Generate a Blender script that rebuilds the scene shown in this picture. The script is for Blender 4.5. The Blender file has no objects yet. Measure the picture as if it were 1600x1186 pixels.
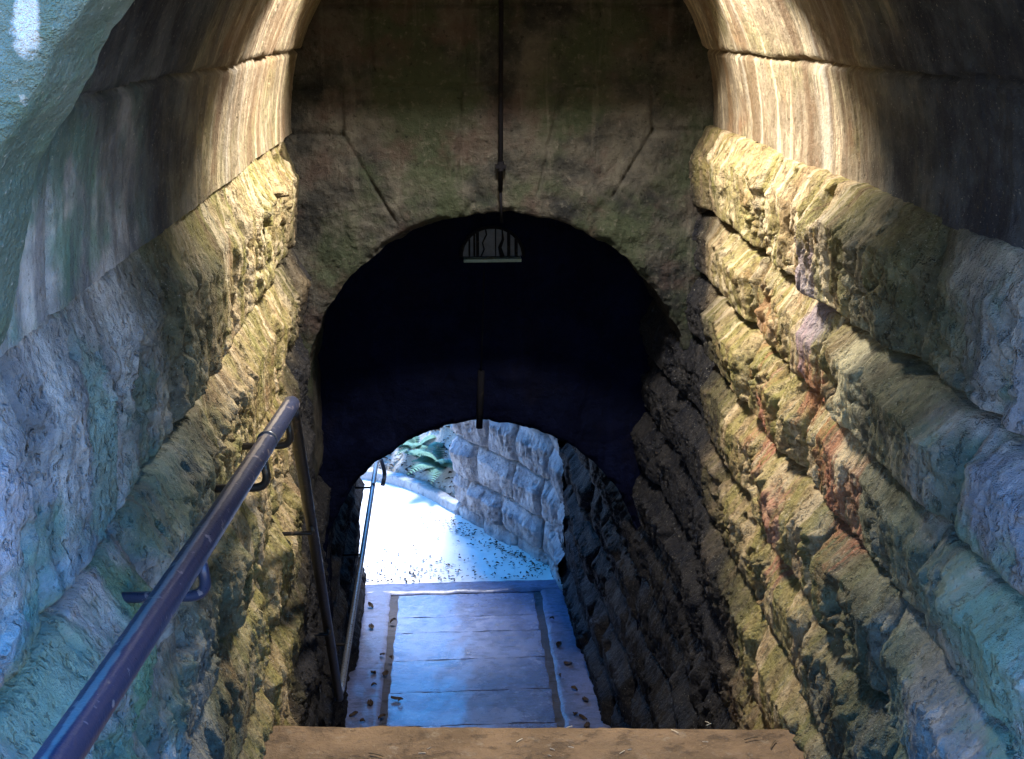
import bpy, math, random
import numpy as np
from mathutils import Vector
R = math.radians
C = bpy.context.scene.collection
sc = bpy.context.scene
rnd = random.Random(7)

# ------------------------------------------------------------------ camera
cam_d = bpy.data.cameras.new('camera'); cam = bpy.data.objects.new('camera', cam_d); C.objects.link(cam)
cam_d.sensor_width = 36; cam_d.lens = 40.5; cam_d.clip_start = .05; cam_d.clip_end = 500
cam.location = (0, 0, 0); cam.rotation_euler = (R(90-17.37), 0, R(-3.34))
sc.camera = cam
# ------------------------------------------------------------------ world and sun
SUN_EL, SUN_AZ = 64, 8          # azimuth measured from +y towards +x
w = bpy.data.worlds.new('World'); sc.world = w; w.use_nodes = True
nt = w.node_tree; nt.nodes.clear()
sky = nt.nodes.new('ShaderNodeTexSky'); sky.sky_type = 'NISHITA'; sky.sun_disc = False
sky.sun_elevation = R(SUN_EL); sky.sun_rotation = R(SUN_AZ); sky.air_density = 1.6; sky.dust_density = .3; sky.ozone_density = 4
hs = nt.nodes.new('ShaderNodeHueSaturation'); hs.inputs['Saturation'].default_value = 1.55
bg = nt.nodes.new('ShaderNodeBackground'); bg.inputs['Strength'].default_value = .15
wo = nt.nodes.new('ShaderNodeOutputWorld')
nt.links.new(sky.outputs[0], hs.inputs['Color']); tn = nt.nodes.new('ShaderNodeMix'); tn.data_type = 'RGBA'; tn.blend_type = 'MULTIPLY'; tn.inputs[0].default_value = 1; tn.inputs[7].default_value = (1.02, .90, 1.06, 1)
nt.links.new(hs.outputs[0], tn.inputs[6]); nt.links.new(tn.outputs[2], bg.inputs[0]); nt.links.new(bg.outputs[0], wo.inputs[0])
sd = bpy.data.lights.new('sun', 'SUN'); sun = bpy.data.objects.new('sun', sd); C.objects.link(sun)
sd.energy = 1.3; sd.angle = R(18); sd.color = (1, .98, .96)
v = Vector((math.sin(R(SUN_AZ))*math.cos(R(SUN_EL)), math.cos(R(SUN_AZ))*math.cos(R(SUN_EL)), math.sin(R(SUN_EL))))
sun.rotation_euler = v.to_track_quat('Z', 'Y').to_euler(); sun.location = (3, 12, 10)
sc.view_settings.view_transform = 'Standard'; sc.view_settings.look = 'None'
sc.view_settings.exposure = 2.72; sc.view_settings.gamma = 1
LAMP_W = 33
# ------------------------------------------------------------------ noise in numpy
def _perm(seed):
    r = np.random.RandomState(seed); p = r.permutation(256); return np.concatenate([p, p, p])
def perlin(x, y, seed=0):
    p = _perm(seed); xi = np.floor(x).astype(int); yi = np.floor(y).astype(int)
    xf = x-xi; yf = y-yi; xi &= 255; yi &= 255
    u = xf**3*(xf*(xf*6-15)+10); t = yf**3*(yf*(yf*6-15)+10)
    ang = np.arange(256)*2*math.pi/256; gx = np.cos(ang); gy = np.sin(ang)
    def g(a, b, dx, dy):
        h = p[p[a & 255]+(b & 255)]; return gx[h]*dx+gy[h]*dy
    a = g(xi, yi, xf, yf); b = g(xi+1, yi, xf-1, yf); c = g(xi, yi+1, xf, yf-1); d = g(xi+1, yi+1, xf-1, yf-1)
    return ((a+(b-a)*u)+((c+(d-c)*u)-(a+(b-a)*u))*t)*1.5
def fbm(x, y, seed=0, o=4, g=.5):
    r = 0; a = 1
    for k in range(o): r = r+a*perlin(x*2**k, y*2**k, seed+k*17); a *= g
    return r
def ridged(x, y, seed=0, o=4, g=.5):
    r = 0; a = 1
    for k in range(o): r = r+a*(1-2*np.abs(perlin(x*2**k, y*2**k, seed+k*13))); a *= g
    return r
def cells(x, y, seed=0):
    """voronoi: random tilted facet height per cell, continuous-ish"""
    r = np.random.RandomState(seed); T = r.rand(64, 64, 5)
    xi = np.floor(x).astype(int); yi = np.floor(y).astype(int)
    best = np.full(x.shape, 9.); val = np.zeros(x.shape); sec = np.full(x.shape, 9.)
    for i in (-1, 0, 1):
        for j in (-1, 0, 1):
            q = T[(xi+i) % 64, (yi+j) % 64]
            dx = x-(xi+i+q[..., 0]); dy = y-(yi+j+q[..., 1]); d = dx*dx+dy*dy
            h = (q[..., 2]-.5)+(q[..., 3]-.5)*dx*1.8+(q[..., 4]-.5)*dy*1.8
            m = d < best
            sec = np.where(m, best, np.minimum(sec, d)); val = np.where(m, h, val); best = np.where(m, d, best)
    return val, np.sqrt(sec)-np.sqrt(best)
def sstep(a, b, x):
    t = np.clip((x-a)/(b-a), 0, 1); return t*t*(3-2*t)
# ------------------------------------------------------------------ objects
def tag(o, label=None, cat=None, group=None, kind=None):
    for k, val in (('label', label), ('category', cat), ('group', group), ('kind', kind)):
        if val: o[k] = val
    return o
def link(name, me, parent=None):
    o = bpy.data.objects.new(name, me); C.objects.link(o)
    if parent: o.parent = parent
    return o
def grid_obj(name, P, UV, mat, parent=None, smooth=True, closed=False):
    """P (n,m,3) points, UV (n,m,2) in metres"""
    n, m = P.shape[:2]
    me = bpy.data.meshes.new(name)
    me.vertices.add(n*m); me.vertices.foreach_set('co', P.reshape(-1).astype(np.float32))
    idx = np.arange(n*m).reshape(n, m)
    q = np.stack([idx[:-1, :-1], idx[1:, :-1], idx[1:, 1:], idx[:-1, 1:]], -1).reshape(-1)
    nf = (n-1)*(m-1)
    me.loops.add(nf*4); me.loops.foreach_set('vertex_index', q.astype(np.int32))
    me.polygons.add(nf); me.polygons.foreach_set('loop_start', np.arange(0, nf*4, 4, dtype=np.int32))
    me.polygons.foreach_set('loop_total', np.full(nf, 4, dtype=np.int32))
    uv = me.uv_layers.new(name='surf'); uv.data.foreach_set('uv', UV.reshape(-1, 2)[q].reshape(-1).astype(np.float32))
    me.update(calc_edges=True)
    me.polygons.foreach_set('use_smooth', np.full(nf, smooth))
    me.materials.append(mat); me.validate()
    return link(name, me, parent)
def py_obj(name, verts, faces, mat, parent=None, smooth=False):
    me = bpy.data.meshes.new(name); me.from_pydata([tuple(a) for a in verts], [], faces); me.update()
    if smooth: me.polygons.foreach_set('use_smooth', [True]*len(me.polygons))
    me.materials.append(mat); return link(name, me, parent)
class MB:
    def __init__(s): s.v = []; s.f = []
    def box(s, x0, x1, y0, y1, z0, z1, b=0):
        k = len(s.v)
        s.v += [(x0,y0,z0),(x1,y0,z0),(x1,y1,z0),(x0,y1,z0),(x0,y0,z1),(x1,y0,z1),(x1,y1,z1),(x0,y1,z1)]
        s.f += [tuple(k+i for i in f) for f in ((0,3,2,1),(4,5,6,7),(0,1,5,4),(1,2,6,5),(2,3,7,6),(3,0,4,7))]
        return s
    def tube(s, pts, r, n=16, cap=True):
        pts = [Vector(p) for p in pts]; rs = r if isinstance(r, (list, tuple)) else [r]*len(pts)
        k0 = len(s.v); up = None
        for i, p in enumerate(pts):
            t = (pts[min(i+1, len(pts)-1)]-pts[max(i-1, 0)]).normalized()
            if up is None: up = t.orthogonal().normalized()
            a = (up-t*up.dot(t)).normalized(); up = a; b = t.cross(a)
            for j in range(n):
                an = 2*math.pi*j/n; s.v.append(p+(a*math.cos(an)+b*math.sin(an))*rs[i])
        for i in range(len(pts)-1):
            for j in range(n):
                a0 = k0+i*n+j; a1 = k0+i*n+(j+1) % n; s.f.append((a0, a1, a1+n, a0+n))
        if cap:
            s.f.append(tuple(k0+j for j in reversed(range(n)))); s.f.append(tuple(k0+(len(pts)-1)*n+j for j in range(n)))
        return s
    def build(s, name, mat, parent=None, smooth=False):
        return py_obj(name, s.v, s.f, mat, parent, smooth)
def empty(name, loc):
    o = bpy.data.objects.new(name, None); C.objects.link(o); o.location = loc; o.empty_display_size = .1; return o
def rel(o, root):
    """parent keeping world place"""
    o.parent = root; o.location = Vector(o.location)-Vector(root.location); return o
# ------------------------------------------------------------------ materials
class NT:
    def __init__(s, name):
        s.m = bpy.data.materials.new(name); s.m.use_nodes = True; s.t = s.m.node_tree; s.t.nodes.clear()
        s.out = s.t.nodes.new('ShaderNodeOutputMaterial'); s.b = s.t.nodes.new('ShaderNodeBsdfPrincipled')
        s.t.links.new(s.b.outputs[0], s.out.inputs[0]); s.tc = s.t.nodes.new('ShaderNodeTexCoord')
    def L(s, a, b): s.t.links.new(a, b)
    def put(s, sock, val):
        if hasattr(val, 'links') or isinstance(val, bpy.types.NodeSocket): s.L(val, sock)
        else: sock.default_value = val
    def coord(s, kind='Object', scale=(1,1,1), loc=(0,0,0), rot=(0,0,0)):
        n = s.t.nodes.new('ShaderNodeMapping'); n.inputs['Scale'].default_value = scale
        n.inputs['Location'].default_value = loc; n.inputs['Rotation'].default_value = rot
        s.L(s.tc.outputs[kind], n.inputs[0]); return n.outputs[0]
    def noise(s, scale, co, detail=5, rough=.6, dist=0):
        n = s.t.nodes.new('ShaderNodeTexNoise'); n.inputs['Scale'].default_value = scale; n.inputs['Detail'].default_value = detail
        n.inputs['Roughness'].default_value = rough; n.inputs['Distortion'].default_value = dist; s.L(co, n.inputs['Vector']); return n.outputs[0]
    def voro(s, scale, co, feat='F1'):
        n = s.t.nodes.new('ShaderNodeTexVoronoi'); n.feature = feat; n.inputs['Scale'].default_value = scale; s.L(co, n.inputs['Vector']); return n.outputs['Distance']
    def ramp(s, fac, a, b, inv=False):
        n = s.t.nodes.new('ShaderNodeMapRange'); n.interpolation_type = 'SMOOTHSTEP'; s.L(fac, n.inputs[0])
        n.inputs[1].default_value = a; n.inputs[2].default_value = b
        n.inputs[3].default_value = 1 if inv else 0; n.inputs[4].default_value = 0 if inv else 1; return n.outputs[0]
    def math(s, op, a, b=0.):
        n = s.t.nodes.new('ShaderNodeMath'); n.operation = op; s.put(n.inputs[0], a); s.put(n.inputs[1], b); return n.outputs[0]
    def mix(s, fac, a, b, mode='MIX'):
        n = s.t.nodes.new('ShaderNodeMix'); n.data_type = 'RGBA'; n.blend_type = mode; s.put(n.inputs[0], fac)
        for so, val in ((n.inputs[6], a), (n.inputs[7], b)):
            if isinstance(val, tuple): so.default_value = (*val, 1)
            else: s.L(val, so)
        return n.outputs[2]
    def sep(s, co):
        n = s.t.nodes.new('ShaderNodeSeparateXYZ'); s.L(co, n.inputs[0]); return n.outputs
    def bump(s, h, strength=.5, dist=.01, nrm=None):
        n = s.t.nodes.new('ShaderNodeBump'); n.inputs['Strength'].default_value = strength; n.inputs['Distance'].default_value = dist
        s.L(h, n.inputs['Height']); 
        if nrm is not None: s.L(nrm, n.inputs['Normal'])
        s.L(n.outputs[0], s.b.inputs['Normal']); return n.outputs[0]
    def fin(s, col, rough=.9, spec=.3, metal=0):
        s.put(s.b.inputs['Base Color'], (*col, 1) if isinstance(col, tuple) else col); s.put(s.b.inputs['Roughness'], rough)
        s.b.inputs['Specular IOR Level'].default_value = spec; s.b.inputs['Metallic'].default_value = metal; return s.m
    def blob(s, co, c, r):
        """soft mask round a point of a coordinate"""
        n = s.t.nodes.new('ShaderNodeVectorMath'); n.operation = 'SUBTRACT'; s.L(co, n.inputs[0]); n.inputs[1].default_value = c
        d = s.t.nodes.new('ShaderNodeVectorMath'); d.operation = 'DIVIDE'; s.L(n.outputs[0], d.inputs[0]); d.inputs[1].default_value = r
        l = s.t.nodes.new('ShaderNodeVectorMath'); l.operation = 'LENGTH'; s.L(d.outputs[0], l.inputs[0]); return l.outputs['Value']

def rock_mat(name, side, smooth=False):
    """weathered sandstone: olive-ochre middle of the tunnel, daylight put into paler blue-grey stone at the mouth"""
    s = NT(name); ob = s.coord('Object'); uv = s.coord('UV'); X, Y, Z = s.sep(ob)
    big = s.noise(1.6, ob, 6, .6); mid = s.noise(6, ob, 6, .65); fine = s.noise(45, ob, 5, .7)
    vert = s.noise(1, s.coord('UV', (9, 1.1, 1)), 6, .6, .6)           # run-off streaks, down the face
    vert2 = s.noise(1, s.coord('UV', (5.5 if smooth else 16, .22, 1), (3.3, 0, 0)), 6, .66, .35)
    och = s.mix(s.ramp(mid, .35, .68), (.25, .175, .085), (.50, .385, .235))
    och = s.mix(s.ramp(vert, .42, .6), och, (.24, .20, .07))
    if smooth: och = s.mix(s.ramp(mid, .35, .68), (.16, .125, .085), (.27, .22, .155))
    moss = s.mix(s.ramp(fine, .3, .7), (.065, .078, .018), (.27, .26, .075))
    col = s.mix(s.math('MULTIPLY', s.ramp(big, .46, .62), .35 if smooth else .5), och, moss)
    brown = s.ramp(s.noise(3.1, s.coord('Object', (1,1,1), (5,3,1)), 5, .65), .52, .68)
    col = s.mix(s.math('MULTIPLY', brown, .6), col, (.20, .105, .055))
    crust = s.ramp(s.noise(22, s.coord('Object', (1, 1, .6), (2, 2, 2)), 6, .72), .50, .60)
    col = s.mix(s.math('MULTIPLY', crust, .45), col, (.075, .055, .03)); crust2 = s.ramp(s.noise(16, s.coord('Object', (1, 1, .5), (7, 1, 3)), 6, .75), .54, .66)
    col = s.mix(s.math('MULTIPLY', crust2, .55), col, (.52, .43, .28))
    band = s.noise(1, s.coord('UV', (6.5, .45, 1), (1.7, 4, 0)), 7, .68, .7)
    mb = s.ramp(Z, -2.3, -1.3)
    col = s.mix(s.math('MULTIPLY', s.math('MULTIPLY', s.ramp(band, .54, .62), mb), .75), col, (.56, .46, .31))
    col = s.mix(s.math('MULTIPLY', s.math('MULTIPLY', s.ramp(band, .43, .36), mb), .70), col, (.16, .095, .045))
    # lime streaks
    lime = s.math('MULTIPLY', s.ramp(vert2, .5, .66), s.ramp(vert, .38, .62))
    ylime = s.math('MULTIPLY', s.ramp(Y, 3.3, 4.0), s.ramp(Y, 6.3, 5.6))
    zl = s.ramp(Z, -1.7, -.7)
    lime = s.math('MULTIPLY', lime, s.math('MULTIPLY', ylime, zl))
    col = s.mix(s.math('MULTIPLY', lime, .95 if smooth else .5), col, ((.36, .33, .28) if smooth else (.56, .50, .41)))
    if smooth:
        dk = s.math('MULTIPLY', s.ramp(s.noise(1, s.coord('UV', (6, .25, 1), (9, 0, 0)), 6, .68, .3), .5, .58), ylime)
        col = s.mix(s.math('MULTIPLY', dk, .8), col, (.13, .085, .05))
    # moss deepened by painted shade just inside; daylight painted blue-grey at the mouth
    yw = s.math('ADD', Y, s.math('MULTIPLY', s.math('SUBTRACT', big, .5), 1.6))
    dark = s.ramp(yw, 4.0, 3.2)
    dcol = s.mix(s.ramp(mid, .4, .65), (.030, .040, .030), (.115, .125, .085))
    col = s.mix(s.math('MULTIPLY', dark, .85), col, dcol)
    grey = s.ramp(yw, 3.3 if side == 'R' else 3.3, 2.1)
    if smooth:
        dcol = s.mix(s.ramp(mid, .4, .65), (.010, .015, .030), (.034, .046, .070)); col = s.mix(s.math('MULTIPLY', dark, .92), col, dcol)  # shade of the near vault mixed in as navy
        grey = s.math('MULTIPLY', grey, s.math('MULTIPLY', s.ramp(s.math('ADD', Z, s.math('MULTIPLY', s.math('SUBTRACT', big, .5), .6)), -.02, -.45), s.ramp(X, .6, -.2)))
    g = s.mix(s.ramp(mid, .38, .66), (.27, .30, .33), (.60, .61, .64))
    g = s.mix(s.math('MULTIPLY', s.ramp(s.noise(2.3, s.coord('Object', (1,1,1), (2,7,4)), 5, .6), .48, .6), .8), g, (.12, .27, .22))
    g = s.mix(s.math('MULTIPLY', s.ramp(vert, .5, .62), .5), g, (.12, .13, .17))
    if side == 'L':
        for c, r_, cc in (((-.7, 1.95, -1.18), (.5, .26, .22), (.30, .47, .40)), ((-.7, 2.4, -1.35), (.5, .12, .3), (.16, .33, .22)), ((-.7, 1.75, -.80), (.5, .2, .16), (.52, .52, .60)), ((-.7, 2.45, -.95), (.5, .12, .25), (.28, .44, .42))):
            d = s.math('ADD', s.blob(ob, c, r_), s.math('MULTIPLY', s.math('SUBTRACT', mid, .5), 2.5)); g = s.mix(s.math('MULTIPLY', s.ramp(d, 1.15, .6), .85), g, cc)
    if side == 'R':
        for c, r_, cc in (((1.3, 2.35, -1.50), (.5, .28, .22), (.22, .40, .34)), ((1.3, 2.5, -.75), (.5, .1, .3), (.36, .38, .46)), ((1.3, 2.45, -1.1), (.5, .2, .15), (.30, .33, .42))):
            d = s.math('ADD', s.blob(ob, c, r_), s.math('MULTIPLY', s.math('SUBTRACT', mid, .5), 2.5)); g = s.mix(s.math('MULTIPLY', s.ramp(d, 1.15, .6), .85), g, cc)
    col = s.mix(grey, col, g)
    if side == 'R':
        for c, r_, cc, st in (((1.3, 3.62, -1.5), (.5, .2, .2), (.36, .12, .07), .6), ((1.3, 3.95, -1.30), (.5, .16, .16), (.38, .13, .07), .6),
                              ((1.3, 4.5, -1.62), (.5, .14, .22), (.36, .10, .08), .55), ((1.3, 4.15, -1.95), (.5, .1, .16), (.34, .10, .09), .5),
                              ((1.3, 4.6, -1.2), (.5, .2, .12), (.36, .15, .08), .45), ((1.3, 4.0, -1.0), (.5, .14, .2), (.36, .30, .38), .6),
                              ((1.3, 3.55, -1.2), (.5, .1, .3), (.62, .56, .36), .6)):
            d = s.math('ADD', s.blob(ob, c, r_), s.math('MULTIPLY', s.math('SUBTRACT', mid, .5), 1.8))
            d = s.math('ADD', d, s.math('MULTIPLY', s.math('SUBTRACT', vert2, .5), 5.))
            col = s.mix(s.math('MULTIPLY', s.ramp(d, 1.25, .3), st), col, cc)
    # far end: shade put into the tunnel wall colour; outdoor stone is plain grey
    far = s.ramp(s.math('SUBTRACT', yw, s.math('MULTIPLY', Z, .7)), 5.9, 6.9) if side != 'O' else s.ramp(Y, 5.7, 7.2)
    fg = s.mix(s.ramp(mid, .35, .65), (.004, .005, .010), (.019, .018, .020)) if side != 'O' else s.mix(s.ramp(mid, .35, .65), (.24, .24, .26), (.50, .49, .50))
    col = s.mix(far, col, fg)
    sp = s.ramp(s.noise(110, ob, 3, .7), .62, .72)
    col = s.mix(s.math('MULTIPLY', sp, .45), col, (.5, .48, .42))
    pits = s.ramp(s.noise(60, ob, 3, .6), .30, .38, True)
    col = s.mix(s.math('MULTIPLY', pits, .5), col, (.06, .045, .03))
    h = s.math('ADD', s.math('MULTIPLY', fine, .9), s.math('MULTIPLY', s.noise(150, ob, 4, .7), .35))
    h = s.math('ADD', h, s.math('MULTIPLY', s.noise(1, s.coord('UV', (60, 9, 1)), 5, .65, .5), .15))
    h = s.math('ADD', h, s.math('MULTIPLY', s.ramp(s.voro(38, s.coord('Object', (1, 1, .55))), .0, .45), .3))
    h = s.math('SUBTRACT', h, s.math('MULTIPLY', s.ramp(s.noise(34, s.coord('Object', (1, 1, .6), (3, 3, 3)), 4, .65), .44, .34), .8 if not smooth else .25))
    h = s.math('ADD', h, s.math('MULTIPLY', s.noise(17, ob, 5, .6), .5))
    s.bump(h, 1.0 if not smooth else .8, .019 if not smooth else .012)
    ro = s.ramp(s.noise(5, ob, 4, .6), .3, .7)
    return s.fin(col, s.math('ADD', s.math('MULTIPLY', ro, .25), .6), .22)
M = {}
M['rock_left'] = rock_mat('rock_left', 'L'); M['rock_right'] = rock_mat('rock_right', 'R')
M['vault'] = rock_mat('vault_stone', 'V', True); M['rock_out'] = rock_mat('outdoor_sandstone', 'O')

def head_mat(name, a, b, green, rust, spec=.12):
    s = NT(name); ob = s.coord('Object'); X, Y, Z = s.sep(ob)
    n1 = s.noise(4, ob, 7, .65); n2 = s.noise(2.2, s.coord('Object', (1,1,1), (4, 4, 4)), 5, .6); n3 = s.noise(30, ob, 5, .7)
    col = s.mix(s.ramp(n1, .35, .68), a, b)
    col = s.mix(s.math('MULTIPLY', s.ramp(n2, .47, .62), .8), col, green)
    col = s.mix(s.math('MULTIPLY', s.ramp(s.noise(3, s.coord('Object', (1,1,1), (9, 1, 2)), 6, .65), .5, .66), .7), col, rust)
    col = s.mix(s.math('MULTIPLY', s.ramp(s.noise(1, s.coord('Object', (14, 1, 1.2)), 5, .6, .5), .56, .7), .22), col, tuple(min(1, c*1.9) for c in b))
    col = s.mix(s.math('MULTIPLY', s.ramp(n3, .54, .74), .4), col, tuple(min(1, c*2) for c in b))
    col = s.mix(s.math('MULTIPLY', s.ramp(n3, .42, .3), .7), col, tuple(c*.3 for c in a))
    h = s.math('ADD', n3, s.math('MULTIPLY', s.noise(110, ob, 4, .7), .5)); h = s.math('ADD', h, s.math('MULTIPLY', n1, 1.5))
    s.bump(h, 1., .015); return s.fin(col, .92, spec)
M['head'] = head_mat('head_stone', (.010, .011, .012), (.058, .054, .046), (.024, .032, .018), (.040, .027, .024))
M['head_shaded'] = head_mat('head_stone_shaded', (.0012, .0018, .008), (.003, .0045, .017), (.002, .003, .010), (.004, .004, .010), .03)  # inner wall: its shade is put into the near-black colour
M['soffit'] = head_mat('soffit_stone_shaded', (.006, .006, .010), (.016, .016, .024), (.008, .01, .012), (.014, .010, .012), .03)  # shade under the arches put into the stone colour

def pale_mat():
    s = NT('mouth_stone'); ob = s.coord('Object')
    n = s.noise(3, ob, 6, .65); n2 = s.noise(14, ob, 6, .7); n3 = s.noise(60, ob, 4, .7)
    col = s.mix(s.ramp(n, .35, .65), (.13, .19, .16), (.26, .32, .28))
    col = s.mix(s.math('MULTIPLY', s.ramp(n2, .5, .66), .7), col, (.17, .26, .20))
    col = s.mix(s.math('MULTIPLY', s.ramp(n3, .6, .7), .6), col, (.7, .7, .66))
    d = s.math('ADD', s.blob(ob, (-.545, 1.6, .0), (.018, .4, .045)), s.math('MULTIPLY', s.math('SUBTRACT', n2, .5), 3.))
    col = s.mix(s.ramp(d, 1.15, .6), col, (.74, .75, .74))
    s.bump(s.math('ADD', s.math('MULTIPLY', n2, 1.5), n3), .9, .02); return s.fin(col, .9, .3)
M['mouth'] = pale_mat()

def sand_mat():
    s = NT('landing_sandstone'); ob = s.coord('Object')
    n = s.noise(5, ob, 6, .65); n2 = s.noise(70, ob, 4, .7); n3 = s.noise(2, s.coord('Object', (1, 6, 1)), 5, .6)
    col = s.mix(s.ramp(n, .35, .68), (.115, .075, .043), (.19, .125, .073))
    col = s.mix(s.math('MULTIPLY', s.ramp(n3, .5, .7), .5), col, (.13, .09, .055))
    col = s.mix(s.math('MULTIPLY', s.ramp(n2, .6, .72), .45), col, (.30, .22, .14))
    col = s.mix(s.math('MULTIPLY', s.ramp(n2, .38, .3), .6), col, (.12, .075, .04))
    st_ = s.ramp(s.noise(9, s.coord('Object', (1, 1.6, 1), (3, 1, 0)), 7, .72), .52, .66)
    col = s.mix(s.math('MULTIPLY', st_, .65), col, (.075, .052, .034))
    gr_ = s.ramp(s.noise(16, s.coord('Object', (1, 1, 1), (8, 1, 5)), 7, .75), .56, .68); col = s.mix(s.math('MULTIPLY', gr_, .5), col, (.24, .20, .15))
    s.bump(s.math('ADD', s.math('ADD', n2, s.math('MULTIPLY', st_, -.5)), s.math('MULTIPLY', n, 2)), .8, .012); return s.fin(col, .85, .3)
M['sand'] = sand_mat()
def flag_mat(name, a, b, r0, r1, wet=0.):
    s = NT(name); ob = s.coord('Object')
    n = s.noise(2.6, ob, 7, .65); n2 = s.noise(26, ob, 5, .75); n3 = s.noise(8, s.coord('Object', (1, 3, 1)), 6, .7)
    col = s.mix(s.ramp(n, .35, .65), a, b)
    col = s.mix(s.math('MULTIPLY', s.ramp(n2, .5, .7), .5), col, tuple(c*1.5 for c in b))
    col = s.mix(s.math('MULTIPLY', s.ramp(n3, .5, .62), .6), col, tuple(c*.45 for c in a))
    s.bump(s.math('ADD', n2, s.math('MULTIPLY', n3, 1.5)), .8, .012)
    ro = s.math('ADD', s.math('MULTIPLY', s.ramp(n, .35, .65), r1-r0), r0)
    s.b.inputs['Coat Weight'].default_value = wet; s.b.inputs['Coat Roughness'].default_value = .22
    return s.fin(col, ro, .55)
M['flag'] = flag_mat('worn_flagstone', (.055, .075, .17), (.14, .17, .31), .12, .36, .9)
M['kerbstone'] = flag_mat('side_slab', (.065, .08, .16), (.13, .15, .27), .4, .7, .3)
M['gutter'] = flag_mat('gutter_concrete', (.035, .035, .045), (.07, .07, .09), .8, .95)
M['step'] = flag_mat('stair_stone', (.12, .10, .075), (.22, .18, .12), .6, .85)
def path_mat():
    s = NT('sandy_path'); ob = s.coord('Object'); n = s.noise(3, ob, 6, .7); n2 = s.noise(80, ob, 4, .7)
    col = s.mix(s.ramp(n, .3, .7), (.70, .67, .62), (.78, .75, .70)); col = s.mix(s.math('MULTIPLY', s.ramp(n2, .6, .75), .4), col, (.3, .27, .22))
    s.bump(n2, .5, .01); return s.fin(col, .95, .2)
M['path'] = path_mat()
M['kerb_pale'] = flag_mat('pale_kerb', (.42, .42, .42), (.56, .56, .55), .7, .9)
def soil_mat():
    s = NT('leafy_soil'); ob = s.coord('Object'); n = s.noise(5, ob, 6, .7); n2 = s.noise(40, ob, 5, .7)
    col = s.mix(s.ramp(n, .35, .65), (.45, .43, .38), (.62, .60, .55)); col = s.mix(s.math('MULTIPLY', s.ramp(n2, .52, .66), .7), col, (.16, .13, .09))
    s.bump(n2, .9, .03); return s.fin(col, .95, .2)
M['soil'] = soil_mat()
def grass_mat():
    s = NT('hill_turf'); ob = s.coord('Object'); n = s.noise(3, ob, 6, .7); n2 = s.noise(30, ob, 5, .7)
    col = s.mix(s.ramp(n, .35, .65), (.05, .08, .025), (.10, .12, .04)); s.bump(n2, 1, .05); return s.fin(col, .95, .2)
M['grass'] = grass_mat()
def paint_mat(name, base, chip, scale, th, rough, metal=.0, worn=False):
    s = NT(name); ob = s.coord('Object'); n = s.noise(scale, ob, 4, .6, .4); n2 = s.noise(90, ob, 4, .7)
    col = s.mix(s.ramp(n, th, th+.03), base, chip); col = s.mix(s.math('MULTIPLY', s.ramp(n2, .6, .7), .4), col, tuple(c*.5 for c in chip))
    if worn:      # hand-rubbed crown of the tube, with its highlight line put into the colour
        g = s.t.nodes.new('ShaderNodeNewGeometry'); nz = s.sep(g.outputs['Normal'])[2]
        wl = s.math('ADD', nz, s.math('MULTIPLY', s.math('SUBTRACT', s.noise(9, ob, 5, .7), .5), .10))
        col = s.mix(s.math('MULTIPLY', s.ramp(wl, .955, .985), .8), col, (.36, .33, .33))
    s.bump(s.math('ADD', s.math('MULTIPLY', s.ramp(n, th, th+.03), -.6), n2), .35, .003)
    return s.fin(col, s.math('ADD', s.math('MULTIPLY', n2, .3), rough-.15), .1 if rough > .8 else .5, metal)
M['rail'] = paint_mat('handrail_paint', (.036, .046, .10), (.26, .22, .25), 26, .615, .33, .3, True)
M['rail_dark'] = paint_mat('dark_iron', (.020, .018, .018), (.07, .05, .035), 20, .62, .4, .3)
M['rail_far'] = paint_mat('galvanised_rail', (.16, .17, .20), (.06, .06, .07), 20, .62, .3, .6)
M['iron'] = paint_mat('black_iron', (.003, .003, .005), (.012, .010, .009), 20, .6, .9)
def plain(name, c, rough=.8, spec=.3, trans=0):
    s = NT(name); n = s.noise(20, s.coord('Object'), 4, .6)
    col = s.mix(s.ramp(n, .3, .7), tuple(x*.75 for x in c), tuple(min(1, x*1.2) for x in c)); m = s.fin(col, rough, spec); return m
M['straw'] = plain('straw', (.62, .52, .36)); M['twig'] = plain('twig', (.10, .07, .04))
M['leaf'] = plain('dead_leaf', (.045, .030, .022)); M['leaf_pale'] = plain('pale_leaf', (.30, .22, .13))
M['fern'] = plain('fern_green', (.12, .24, .17)); M['pane'] = plain('dirty_pane', (.028, .036, .055), .5)
M['steel'] = plain('lamp_steel', (.12, .12, .12), .5); 

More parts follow.
